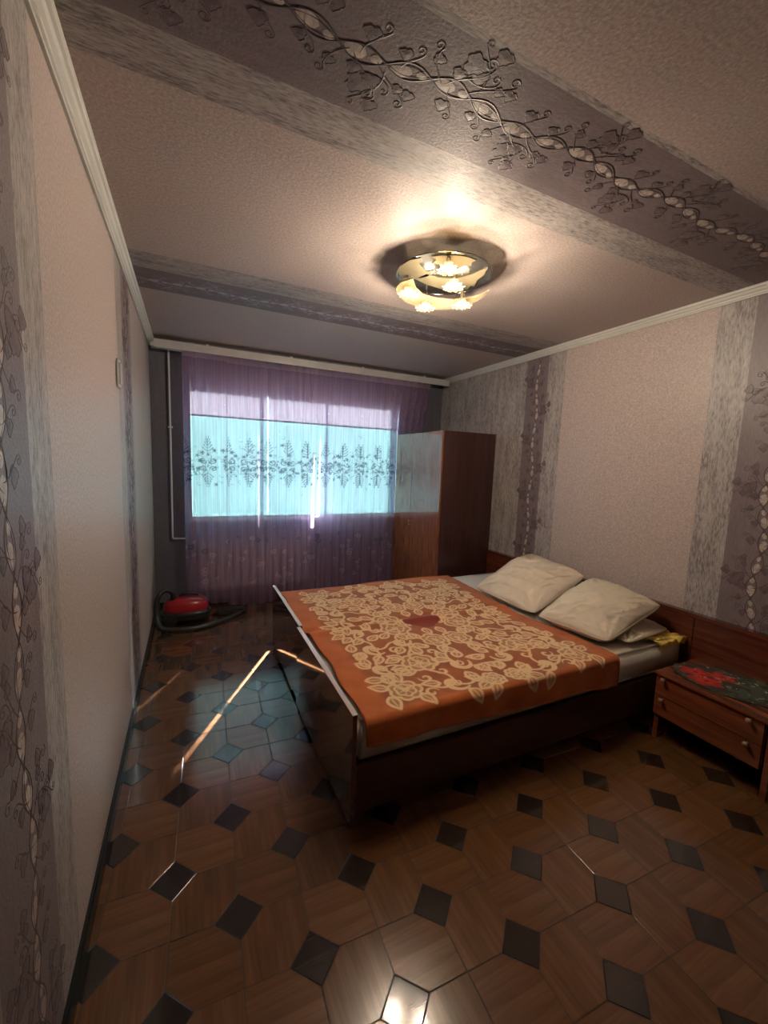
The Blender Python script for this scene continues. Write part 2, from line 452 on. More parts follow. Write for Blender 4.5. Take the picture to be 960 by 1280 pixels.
# ---- cornices (grooved foam) and skirting
def cornice(name, side):
    w, h = .050, .050
    prof = [(0, 0), (.010, 0), (.012, .006), (.018, .009), (.020, .016), (.030, .024), (.036, .034), (.044, .038), (.046, .044), (w, h-.002), (w, h), (0, h)]
    m = MB(); pts = []
    n = len(prof)
    def q(a, b, s):                                # a off wall, b up from bottom
        z = H-h+b
        return {'left': (a, s, z), 'right': (W-a, s, z), 'back': (s, D-a, z), 'front': (s, Y0+a, z)}[side]
    s0, s1 = (Y0, D) if side in ('left', 'right') else (0, W)
    m.add([q(a, b, s0) for a, b in prof]+[q(a, b, s1) for a, b in prof],
          [(i, (i+1) % n, n+(i+1) % n, n+i) for i in range(n)]+[tuple(range(n)), tuple(range(n, 2*n))])
    return struct(name, m, 'foam')
for i, s in enumerate(('left', 'right', 'back', 'front')): cornice('trim_%d' % (i+1), s)
def skirting(side):
    m = MB(); t, h = .016, .060
    b = {'left': (0, t, Y0, D), 'right': (W-t, W, Y0, D), 'back': (t, W-t, D-t, D)}[side]
    m.box(*b, 0, h-.008); 
    bb = {'left': (0, t*.6, Y0, D), 'right': (W-t*.6, W, Y0, D), 'back': (t, W-t, D-t*.6, D)}[side]
    m.box(*bb, h-.008, h)
    struct('baseboard_'+side, m, 'baseboard')
for s in ('left', 'right', 'back'): skirting(s)

# ---- embossed vine running along the dark bands
def spiral(cx, cy, r0, a0, turns, sgn, n=22):
    return [(cx+r0*(1-.82*k/n)*math.cos(a0+sgn*turns*2*PI*k/n), cy+r0*(1-.82*k/n)*math.sin(a0+sgn*turns*2*PI*k/n)) for k in range(n+1)]
def bez(a, b, c, d, n=12):
    return [tuple((1-t)**3*a[k]+3*(1-t)**2*t*b[k]+3*(1-t)*t*t*c[k]+t**3*d[k] for k in (0, 1)) for t in [i/n for i in range(n+1)]]
def vine(s0, s1, off, seed, strands=True):
    rnd = random.Random(seed); P_ = .53; lines = []; leaves = []; cells = []
    def T_(s): return .026*math.sin(2*PI*(s-off)/(P_/2)*1.0)
    def wob(s): return .014*math.sin(2*PI*(s-off)/P_+.8)
    n = int((s1-s0)/.008)
    ss = [s0+(s1-s0)*k/n for k in range(n+1)]
    for sg in (1, -1):
        lines.append(([(s, sg*T_(s)+wob(s)) for s in ss], .0042))
        lines.append(([(s, sg*T_(s)*.72+wob(s)+sg*.004) for s in ss], .0020))
    k0 = int((s0-off)/(P_/4))-1; k1 = int((s1-off)/(P_/4))+1
    for k in range(k0, k1+1):                      # pale eye-shaped cells between the strands
        a = off+k*P_/4; b = a+P_/4
        if a < s0 or b > s1: continue
        for lo, hi in ((.10, .58), (.66, .92)):
            q = [a+(b-a)*(lo+(hi-lo)*i/8) for i in range(9)]; mid = (q[0]+q[-1])/2
            wv = [max(0, 1-((x-mid)/((q[-1]-q[0])/2))**2)**.5*(.019 if lo < .5 else .012) for x in q]
            sh = rnd.uniform(-.004, .004)
            cells.append([(x, wob(x)+sh+w_) for x, w_ in zip(q, wv)]+[(x, wob(x)+sh-w_) for x, w_ in zip(q[::-1], wv[::-1])][1:-1])
    kk = int((s0-off)/(P_/2))-1
    for k in range(kk, int((s1-off)/(P_/2))+2):    # leaf clusters and tendrils, left and right by turns
        a = off+k*P_/2+.04; sg = 1 if k % 2 == 0 else -1
        if a < s0+.02 or a > s1-.16: continue
        w0 = wob(a)
        def Q(ds, dt): return (a+ds, w0+sg*dt)
        lines.append((bez(Q(0, 0), Q(.03, .05), Q(.09, .05), Q(.10, .10)), .0036))
        sp = spiral(a+.082, w0+sg*.104, .021, 0, 1.25, sg); lines.append((sp, .0030))
        lines.append((bez(Q(.05, .045), Q(.09, .03), Q(.14, .05), Q(.135, .075)), .0028))
        sp = spiral(a+.122, w0+sg*.075, .013, 0, 1.1, sg); lines.append((sp, .0022))
        lines.append((bez(Q(.07, 0), Q(.10, .04), Q(.16, .05), Q(.19, .085)), .003)); lines.append((spiral(a+.176, w0+sg*.092, .016, 0, 1.2, sg), .0024))
        lines.append((bez(Q(.13, 0), Q(.13, -.04), Q(.17, -.05), Q(.175, -.075)), .003)); lines.append((spiral(a+.162, w0-sg*.078, .013, 0, 1.2, -sg), .0024))
        lines.append((bez(Q(.10, .02), Q(.12, .09), Q(.05, .12), Q(.035, .145)), .0026)); lines.append((spiral(a+.046, w0+sg*.147, .011, PI, 1.1, -sg), .002))
        lines.append((bez(Q(-.01, 0), Q(-.05, .03), Q(-.07, .06), Q(-.055, .085)), .003))
        lines.append((spiral(a-.068, w0+sg*.085, .014, 0, 1.1, sg), .0024))
        lines.append((bez(Q(.02, 0), Q(.02, -.04), Q(.06, -.06), Q(.075, -.085)), .003))
        lines.append((spiral(a+.062, w0-sg*.088, .013, 0, 1.2, -sg), .0024))
        for ds, dt, r, ph in ((.045, .085, .034, .3), (.02, .045, .020, 1.4), (.10, .135, .024, .9), (.03, -.06, .022, 2.), (-.05, .055, .017, .2), (.155, .05, .016, .5), (.13, -.052, .018, 2.6), (.19, .055, .019, 1.1), (.075, .062, .026, 2.2)):
            cx, cy = Q(ds, dt)
            pl = [(cx+r*(1+.17*math.cos(3*t+ph)+.10*math.cos(7*t+ph))*math.cos(t), cy+r*.85*(1+.17*math.cos(3*t+ph)+.10*math.cos(7*t+ph))*math.sin(t)) for t in [2*PI*i/30 for i in range(30)]]
            leaves.append(pl); lines.append((pl+pl[:1], .0016))
            lines.append(([(cx-r*.5, cy), (cx, cy+r*.12), (cx+r*.5, cy)], .0016))
    return lines, leaves, cells
def ribbon(mb, pts, w, mp, h0, h1, lo=-1e9, hi=1e9):
    n = len(pts)
    if n < 2: return
    vs = []
    for i, p in enumerate(pts):
        a = pts[max(0, i-1)]; b = pts[min(n-1, i+1)]
        dx, dy = b[0]-a[0], b[1]-a[1]; L = math.hypot(dx, dy) or 1; nx, ny = -dy/L*w, dx/L*w
        vs += [mp(p[0]+nx, p[1]+ny, h0), mp(p[0], p[1], h1), mp(p[0]-nx, p[1]-ny, h0)]
    fs = []
    for i in range(n-1):
        o = i*3; fs += [(o, o+3, o+4, o+1), (o+1, o+4, o+5, o+2)]
    mb.add(vs, fs)
def place_vine(parent, mp, s0, s1, off, seed, line='vine_line', leaf='vine_leaf', cell='vine_cell'):
    L, F, Cc = vine(s0, s1, off, seed)
    ml, mf, mc = MB(), MB(), MB()
    for pts, w in L:
        pts = [p for p in pts if s0 <= p[0] <= s1]; ribbon(ml, pts, w*.58, mp, .0006, .0011)
    for k, poly in enumerate(F):
        if min(p[0] for p in poly) < s0 or max(p[0] for p in poly) > s1: continue
        c = (sum(p[0] for p in poly)/len(poly), sum(p[1] for p in poly)/len(poly))
        n = len(poly); mf.add([mp(p[0], p[1], .0004) for p in poly]+[mp(c[0], c[1], .0010+.0001*(k % 5))], [(i, (i+1) % n, n) for i in range(n)])
    for k, poly in enumerate(Cc):
        c = (sum(p[0] for p in poly)/len(poly), sum(p[1] for p in poly)/len(poly))
        n = len(poly); mc.add([mp(p[0], p[1], .0005) for p in poly]+[mp(c[0], c[1], .0011)], [(i, (i+1) % n, n) for i in range(n)])
    mk('vine_stem_relief', ml, line, parent, kind='stuff')
    mk('vine_leaf_relief', mf, leaf, parent, kind='stuff')
    mk('vine_cell_relief', mc, cell, parent, kind='stuff')
place_vine(ce, lambda s, t, h: (s, 1.125+t, H-h), .05, W-.05, .16, 3)
place_vine(ce, lambda s, t, h: (s, 3.03+t*.8, H-h), .05, W-.05, .1, 4, 'vine_silver', 'vine_leaf', 'vine_silver')
place_vine(wl, lambda s, t, h: (h, 1.035+t, s), .06, H-.05, .08, 5)
place_vine(wl, lambda s, t, h: (h, 2.93+t, s), .06, H-.05, .2, 6)
place_vine(wr, lambda s, t, h: (W-h, 2.935+t, s), .06, H-.05, .12, 7)
place_vine(wr, lambda s, t, h: (W-h, 1.155+t, s), .06, H-.05, .3, 8)

# ================================================================== WINDOW
win = struct('window_1', MB().box(WX0, WX1, D+.12, D+.16, WZ0, WZ0+.03).box(WX0, WX1, D+.12, D+.16, WZ1-.03, WZ1)
             .box(WX0, WX0+.03, D+.12, D+.16, WZ0+.03, WZ1-.03).box(WX1-.03, WX1, D+.12, D+.16, WZ0+.03, WZ1-.03)
             .box(1.082, 1.090, D+.125, D+.14, WZ0+.03, WZ1-.03).box(1.800, 1.808, D+.125, D+.14, WZ0+.03, WZ1-.03), 'pvc')
for a, b in ((WX0+.03, 1.082), (1.090, 1.800), (1.808, WX1-.03)):
    z0, z1 = WZ0+.03, WZ1-.03; w = .009
    fr = mk('window_sash', MB().box(a, b, D+.124, D+.141, z0, z0+w).box(a, b, D+.124, D+.141, z1-w, z1).box(a, a+w, D+.124, D+.141, z0+w, z1-w).box(b-w, b, D+.124, D+.141, z0+w, z1-w), 'pvc', win)
    mk('pane', MB().box(a+w, b-w, D+.127, D+.131, z0+w, z1-w), 'glass', fr)
mk('window_sill', MB().box(WX0-.04, WX1+.04, D-.05, D+.09, WZ0-.03, WZ0, .006), 'pvc', win)

# blinds: three, with narrow gaps between them
BL = [(.3465, 1.0961, 'left'), (1.097, 1.6830, 'middle'), (1.6825, 2.6575, 'right')]
# the sun gap lies between the middle and the right one
for a, b, nm in BL:
    r = thing('window_blind', ((a+b)/2, D+.04, WZ0+.01), 'turquoise slatted blind lowered over the %s sash of the window' % nm, 'blind', None)
    y = D+.045
    mk('headrail', MB().box(a, b, y-.015, y+.015, 2.262, 2.296), 'pvc', r)
    m = MB()
    nz = 16; nx = 60
    mk('valance', MB().grid([[(a+(b-a)*i/nx, y-.006+.003*math.sin(i*.9), 1.938+(2.262-1.938)*k/nz) for k in range(nz+1)] for i in range(nx+1)]), 'valance', r, smooth='full')
    m = MB(); z = .925
    while z < 1.955:
        dz = .0185; full = b
        if nm == 'middle': full = b-.030*max(0, (1.78-z)/.86)**.8     # this blind hangs askew and leaves a wedge-shaped slit
        m.add([(a, y+.004, z), (full, y+.004, z), (full, y-.004, z+dz*.5), (a, y-.004, z+dz*.5), (full, y+.004, z+dz*1.06), (a, y+.004, z+dz*1.06)], [(0, 1, 2, 3), (3, 2, 4, 5)])
        z += dz
    mk('slats', m, 'slat', r, kind='stuff')
    mk('bottom_rail', MB().box(a, b-(.030 if nm == 'middle' else 0), y-.01, y+.01, .907, .925), 'pvc', r)
    for k in (.12, .88): mk('ladder_cord', MB().tube([(a+(b-a)*k, y-.014, .925), (a+(b-a)*k, y-.014, 2.262)], .0012, 5), 'rail_white', r)
# scalloped white lace pelmet hanging inside the reveal
lace = MB(); xs = np.linspace(WX0+.01, WX1-.01, 280); g = []
for x in xs:
    low = 2.215-.022*abs(math.sin((x-WX0)*PI/.085))-.008*math.sin(x*3)
    g.append([(x, D+.012+.006*math.sin(x*60), low+(2.298-low)*k/5) for k in range(6)])
tag(mk('lace_pelmet', lace.grid(g), 'lace', smooth='full'), 'scalloped white lace strip along the top of the window', 'lace')

# ================================================================== CURTAIN RAIL + CURTAINS
cr = thing('curtain_rail', (1.65, D-.10, 2.515), 'long white plastic curtain rail under the ceiling above the window', 'curtain rail')
mk('fascia', MB().box(.055, W-.06, D-.240, D-.232, 2.492, 2.562, .002), 'rail_white', cr)
mk('track', MB().box(.055, W-.06, D-.232, D-.120, 2.550, 2.560), 'rail_white', cr)
mk('end_board', MB().box(.03, .278, D-.228, D-.125, 2.500, 2.535, .002), 'rail_white', cr)
for x in (.5, 1.3, 2.1, 2.9): mk('bracket', MB().box(x-.012, x+.012, D-.15, D-.12, 2.560, 2.598), 'rail_white', cr)

class Canvas:
    def __init__(s, w, h, res): s.res = res; s.nx = int(w/res)+1; s.ny = int(h/res)+1; s.a = np.zeros((s.nx, s.ny))
    def dot(s, x, y, r, v=1.0, soft=1.0):
        R = s.res; i0 = max(0, int((x-r)/R)-1); i1 = min(s.nx, int((x+r)/R)+3); j0 = max(0, int((y-r)/R)-1); j1 = min(s.ny, int((y+r)/R)+3)
        if i0 >= i1 or j0 >= j1: return
        X, Y = np.ogrid[i0:i1, j0:j1]; d = np.sqrt((X*R-x)**2+(Y*R-y)**2)
        k = np.clip((r-d)/(R*soft)+.5, 0, 1)*v; s.a[i0:i1, j0:j1] = np.maximum(s.a[i0:i1, j0:j1], k)
    def line(s, pts, w, v=1.0, taper=False):
        n = len(pts)
        for i in range(n-1):
            (a, b), (c, d) = pts[i], pts[i+1]; L = math.hypot(c-a, d-b); k = max(1, int(L/(s.res*.8)))
            for q in range(k):
                t = q/k; u = (i+t)/(n-1); ww = w*(1-.7*abs(2*u-1)**1.5) if taper else w
                s.dot(a+(c-a)*t, b+(d-b)*t, ww, v)
    def poly(s, pts, v=1.0):
        R = s.res; xs = [p[0] for p in pts]; ys = [p[1] for p in pts]
        i0 = max(0, int(min(xs)/R)); i1 = min(s.nx, int(max(xs)/R)+2); j0 = max(0, int(min(ys)/R)); j1 = min(s.ny, int(max(ys)/R)+2)
        if i0 >= i1 or j0 >= j1: return
        X, Y = np.meshgrid(np.arange(i0, i1)*R, np.arange(j0, j1)*R, indexing='ij'); ins = np.zeros(X.shape, bool)
        for k in range(len(pts)):
            (x1, y1), (x2, y2) = pts[k-1], pts[k]
            if y1 == y2: continue
            c = ((y1 > Y) != (y2 > Y)) & (X < (x2-x1)*(Y-y1)/(y2-y1)+x1); ins ^= c
        sub = s.a[i0:i1, j0:j1]; sub[ins] = np.maximum(sub[ins], v)

def grid_object(name, pos, mat, parent, attr):   # pos (nx,ny,3), attr (nx,ny,3)
    nx, ny = pos.shape[:2]; me = bpy.data.meshes.new(name)
    root = parent; o = np.array(root.location) if root is not None else np.zeros(3)
    me.vertices.add(nx*ny); me.vertices.foreach_set('co', (pos-o).reshape(-1).astype(np.float32))
    i = np.arange(nx-1)[:, None]*ny+np.arange(ny-1)[None, :]
    q = np.stack([i, i+ny, i+ny+1, i+1], -1).reshape(-1, 4); nf = len(q)
    me.loops.add(nf*4); me.loops.foreach_set('vertex_index', q.reshape(-1).astype(np.int32))
    me.polygons.add(nf); me.polygons.foreach_set('loop_start', np.arange(0, nf*4, 4, dtype=np.int32))
    me.update(calc_edges=True); me.validate()
    ca_ = me.color_attributes.new('pattern', 'FLOAT_COLOR', 'POINT')
    rgba = np.ones((nx*ny, 4), np.float32); rgba[:, :3] = attr.reshape(-1, 3); ca_.data.foreach_set('color', rgba.reshape(-1))
    me.shade_smooth(); me.materials.append(M[mat]); ob = bpy.data.objects.new(name, me); COL.objects.link(ob)
    if parent is not None: ob.parent = parent
    return ob

def curtain_pattern(w, zlo, zhi, seed):
    res = .0055; cv = Canvas(w, zhi-zlo, res); lt = Canvas(w, zhi-zlo, res); rnd = random.Random(seed)
    Z = lambda z: z-zlo
    per = .205; n = int(w/per)+2
    for k in range(n):                             # embroidered band
        c = k*per+rnd.uniform(-.01, .01)
        for sg in (1, -1):
            # tall spray above and below
            for z0, dirz, h in ((1.56, 1, .15), (1.40, -1, .13)):
                cv.line([(c, Z(z0)), (c+sg*.004, Z(z0+dirz*h))], .0042)
                for q in range(5):
                    zz = z0+dirz*h*(.2+.18*q); L = .045*(1-q*.16)
                    cv.line(bez((c, Z(zz)), (c+sg*L*.4, Z(zz+.005)), (c+sg*L*.8, Z(zz+dirz*.012)), (c+sg*L, Z(zz+dirz*.03)), 6), .004)
                    cv.dot(c+sg*L, Z(zz+dirz*.032), .0065, .9)
            cv.line(spiral(c+sg*.045, Z(1.50), .032, PI if sg > 0 else 0, 1.3, sg, 16), .005)
            cv.line(spiral(c+sg*.05, Z(1.42), .026, PI if sg > 0 else 0, 1.2, -sg, 16), .005)
            for q in range(14):
                x, z, a = c+rnd.uniform(-.1, .1), rnd.gauss(1.48, .10), rnd.uniform(0, 6.3)
                cv.line(bez((x, Z(z)), (x+.02*math.cos(a), Z(z)+.02*math.sin(a)), (x+.03*math.cos(a+.8), Z(z)+.03*math.sin(a+.8)), (x+.035*math.cos(a+1.6), Z(z)+.035*math.sin(a+1.6)), 6), .0034, .95)
        for q in range(24):
            x = c+rnd.uniform(-.1, .1); z = rnd.gauss(1.47, .085)
            if 1.24 < z < 1.72:
                r = rnd.uniform(.006, .013); cv.dot(x, Z(z), r, .95)
                for p in range(5): cv.dot(x+1.3*r*math.cos(p*1.257), Z(z)+1.3*r*math.sin(p*1.257), r*.55, .85)
        for q in range(7):                          # bouquets lower down, lighter thread
            x = c+rnd.uniform(-.1, .1); z = rnd.choice([.70, .63, .55, .47, .4, .3, .22])+rnd.uniform(-.03, .03)
            r = rnd.uniform(.008, .017)
            tgt = cv if (z > .6 and rnd.random() < .6) else lt
            for p in range(6): tgt.dot(x+1.2*r*math.cos(p*1.047), Z(z)+1.2*r*math.sin(p*1.047), r*.6, .7)
            tgt.line(bez((x, Z(z)), (x+.02, Z(z-.03)), (x-.02, Z(z-.06)), (x+.01, Z(z-.09)), 8), .0028, .8)
    for k in range(int(w*26)):                      # small sprigs over the whole cloth
        x = rnd.uniform(0, w); z = rnd.uniform(zlo, zhi)
        lt.dot(x, Z(z), rnd.uniform(.004, .008), .5)
    return cv.a, lt.a, res
def curtain(name, x0, x1, zlo, label, seed, fullness=1.0):
    zhi = 2.535; w = x1-x0
    dk, lt, res = curtain_pattern(w, zlo, zhi, seed)
    nx, nz = dk.shape
    X = x0+np.linspace(0, w, nx)[:, None]+np.zeros((1, nz)); Z_ = zlo+np.linspace(0, zhi-zlo, nz)[None, :]+np.zeros((nx, 1))
    rnd = random.Random(seed); u = np.linspace(0, w, nx)
    ph = u*2*PI/.092+1.3*np.sin(u*5.1+seed)+.9*np.sin(u*11.7+2*seed)
    am = .020+.009*np.sin(u*7.3+seed*1.7)
    ph2 = u*2*PI/.021+np.sin(u*23)
    hz = (Z_-zlo)/(zhi-zlo)
    Y = D-.176+am[:, None]*np.sin(ph)[:, None]*(.55+.45*(1-hz))+.0035*np.sin(ph2)[:, None]*np.clip((hz-.55)/.45, 0, 1)
    if seed == 1: Y = Y-.034
    Xo = X+.010*np.cos(ph)[:, None]*(1-.4*hz)
    Zo = Z_+(1-hz)**8*(.012*np.sin(u*9+seed))[:, None]
    back = np.clip((X-2.38)/.16, 0, 1); back = back*back*(3-2*back)
    low = 1-np.clip((Z_-1.95)/.5, 0, 1); low = low*low*(3-2*low)
    k_ = back*low; Y = Y*(1-k_)+(D-.062+(Y-(D-.176))*.45)*k_
    r = thing(name, ((x0+x1)/2, D-.176, zlo), label, 'curtain', 'sheer curtains at the window')
    tape = (hz > .965).astype(float)
    grid_object('cloth', np.stack([Xo, Y, Zo], -1), 'curtain', r, np.stack([dk, np.maximum(lt, tape*.8), dk*0], -1))
    mk('heading_tape', MB().grid([[(X[i, 0], D-.176, 2.512+.025*k) for k in (0, 1)] for i in range(0, nx, 4)]), 'rail_white', r)
    return r
curtain('sheer_curtain', .280, .668, .075, 'narrow left sheer mauve curtain hanging behind the red vacuum cleaner', 1)
curtain('sheer_curtain', .655, 2.98, .012, 'wide sheer mauve curtain hanging across the window to the wardrobe', 2)

# ---- heating
pp = thing('heating_pipe', (.167, D-.05, .70), 'thin white vertical heating pipe in the corner left of the curtains', 'pipe')
mk('riser', MB().tube([(.165, D-.045, 2.60), (.165, D-.045, 1.6), (.163, D-.045, .75), (.163, D-.047, .728), (.175, D-.05, .718), (.36, D-.05, .715)], .0085, 10), 'pipe', pp, smooth=True)
mk('pipe_clip', MB().box(.145, .185, D-.055, D, 1.80, 1.815), 'pipe', pp)
ra = thing('radiator', (.95, D-.06, .10), 'white ribbed radiator behind the curtains below the window', 'radiator')
for k in range(14):
    x = .40+k*.082
    mk('rib', MB().box(x, x+.068, D-.100, D-.040, .17, .70, .014), 'pipe', ra, smooth=True)
m = MB().tube([(.36, D-.07, .66), (1.56, D-.07, .66)], .016, 10).tube([(.36, D-.07, .22), (1.56, D-.07, .22)], .016, 10)
mk('manifold', m, 'pipe', ra, smooth=True)
for x in (.6, 1.35): mk('wall_bracket', MB().box(x, x+.03, D-.042, D-.004, .3, .33), 'pipe', ra)

# ================================================================== WARDROBE
wx0, wx1, wy0, wy1, wz = 2.588, 3.250, 3.462, 4.455, 1.88
wa = thing('wardrobe', ((wx0+wx1)/2, (wy0+wy1)/2, 0), 'tall wooden wardrobe with glossy striped doors in the corner beyond the bed', 'wardrobe')
P('dark red-brown side and top', mk('carcass', MB().box(wx0+.022, wx1, wy0, wy0+.018, .0, wz).box(wx0+.022, wx1, wy1-.018, wy1, 0, wz).box(wx0+.022, wx1, wy0+.018, wy1-.018, wz-.02, wz).box(wx0+.022, wx1, wy0+.018, wy1-.018, .07, .09).box(wx1-.008, wx1, wy0+.018, wy1-.018, .09, wz-.02), 'wardrobe_side', wa))
mk('plinth', MB().box(wx0+.03, wx0+.048, wy0+.018, wy1-.018, 0, .07), 'wardrobe_side', wa)
ys = 4.052
d1 = mk('door', MB().box(wx0, wx0+.02, wy0+.002, ys-.0015, .075, wz-.002, .0025), 'wardrobe_door', wa)
d2 = mk('door', MB().box(wx0, wx0+.02, ys+.0015, wy1-.002, .075, wz-.002, .0025), 'wardrobe_door', wa)
mk('handle', MB().lathe((wx0, ys-.022, .897), [(.011, 0), (.011, -.003), (.005, -.005), (.005, -.018), (.012, -.022), (.013, -.028), (.008, -.032)], 16, 'x'), 'brass', d1, smooth=True)
mk('key', MB().tube([(wx0, ys-.022, .862), (wx0-.026, ys-.022, .862)], .003, 8).tube([(wx0-.028+.0*math.cos(a), ys-.022+.010*math.cos(a), .862+.010*math.sin(a)) for a in [2*PI*i/14 for i in range(14)]], .002, 6, closed=True), 'brass', d1, smooth=True)

# ================================================================== HEADBOARD + BEDS
HX = 3.205
hb = thing('headboard', (HX+.02, 2.0, 0), 'long low red-brown headboard along the right wall behind bed and nightstand', 'headboard')
for a, b in ((.30, 1.405), (1.408, 2.39), (2.393, 3.425)):
    mk('panel', MB().box(HX, HX+.022, a, b, .08, .628, .002), 'head_wood', hb)
mk('top_ledge', MB().box(HX-.006, W-.005, .30, 3.428, .628, .654, .003), 'head_wood', hb)
for y in (.9, 3.3): mk('support_leg', MB().box(HX+.004, HX+.040, y, y+.03, 0, .08), 'head_wood', hb)

def bed(y0, y1, fx, zt, label, which):
    b = thing('single_bed', ((fx+HX)/2, (y0+y1)/2, 0), label, 'bed', None)
    fb = mk('footboard', MB().box(fx, fx+.020, y0, y1, .028, zt-.003, .001), 'bed_wood', b)
    P('pale top edge strip', mk('edge_strip', MB().box(fx-.001, fx+.021, y0-.0005, y1+.0005, zt-.003, zt, .0008), 'edge_trim', fb))
    for yy in (y0+.004, y1-.026):
        mk('side_rail', MB().box(fx+.021, HX-.002, yy, yy+.022, .075, .285, .002), 'bed_rail', b)
    for yy in (y0+.03, y1-.075):
        mk('leg', MB().box(fx+.022, fx+.067, yy, yy+.045, 0, .26), 'bed_rail', b)
        mk('leg', MB().box(HX-.10, HX-.055, yy, yy+.045, 0, .26), 'bed_rail', b)
    sl = MB()
    for k in range(14): 
        x = fx+.1+k*.155; sl.box(x, x+.06, y0+.027, y1-.027, .262, .276)
    for k in range(14):
        pass
    mk('slats', sl, 'bed_rail', b, kind='stuff')
    for q in (y0+.03, y1-.06): mk('foot', MB().box(fx, fx+.018, q, q+.03, 0, .028), 'bed_rail', fb)
    return b
b1 = bed(1.425, 2.378, .900, .522, 'near single bed of the joined pair, footboard slightly forward', 'near')
b2 = bed(2.384, 3.262, .914, .526, 'far single bed of the joined pair, next to the wardrobe', 'far')

def mattress(y0, y1, zt, x0, mat, label):
    # rounded soft block with a slightly sagging top
    import bmesh
    r = thing('mattress', ((x0+3.19)/2, (y0+y1)/2, .286), label, 'mattress')
    x1 = 3.19; nx, ny, R = 90, 40, .024; zb = .277
    g = []
    prof = []
    for k in range(7): a = -PI/2+k*PI/12; prof.append((R-R*math.cos(a) if 0 else R*(1-math.cos(a)), zb+R+R*math.sin(a)))
    bm = bmesh.new(); bmesh.ops.create_cube(bm, size=1)
    for v in bm.verts: v.co = Vector(((x0+x1)/2+v.co.x*(x1-x0), (y0+y1)/2+v.co.y*(y1-y0), (zb+zt)/2+v.co.z*(zt-zb)))
    bmesh.ops.bevel(bm, geom=bm.edges[:], offset=R, segments=5, affect='EDGES')
    bmesh.ops.subdivide_edges(bm, edges=[e for e in bm.edges if e.calc_length() > .3], cuts=24, use_grid_fill=True)
    for v in bm.verts:
        p = v.co; n_ = noise.noise(p*3.2)*.008+noise.noise(p*11)*.0035
        if p.z > zt-.004: v.co.z += n_-.004
        elif p.z > zb+.03:
            if p.y < y0+.01: v.co.y += n_*.8
            if p.x < x0+.01: v.co.x += n_*.4
    bm.verts.index_update(); m = MB(); m.add([v.co[:] for v in bm.verts], [[v.index for v in f.verts] for f in bm.faces]); bm.free()
    mk('cover', m, mat, r, smooth='full')
    pts = [(x0+R, y0+.002, zt-.012), (x1-R, y0+.002, zt-.012)]
    mk('piping', MB().tube([(x0+.03+(x1-x0-.06)*k/40, y0+.003+.002*math.sin(k), zb+.03) for k in range(41)], .004, 6), mat, r, smooth=True)
    return r
mattress(1.450, 2.372, .468, .930, 'sheet', 'near mattress in a white sheet, its side showing below the blanket')
mattress(2.390, 3.245, .462, .945, 'sheet_cool', 'far mattress in a bluish white sheet, beside the wardrobe')

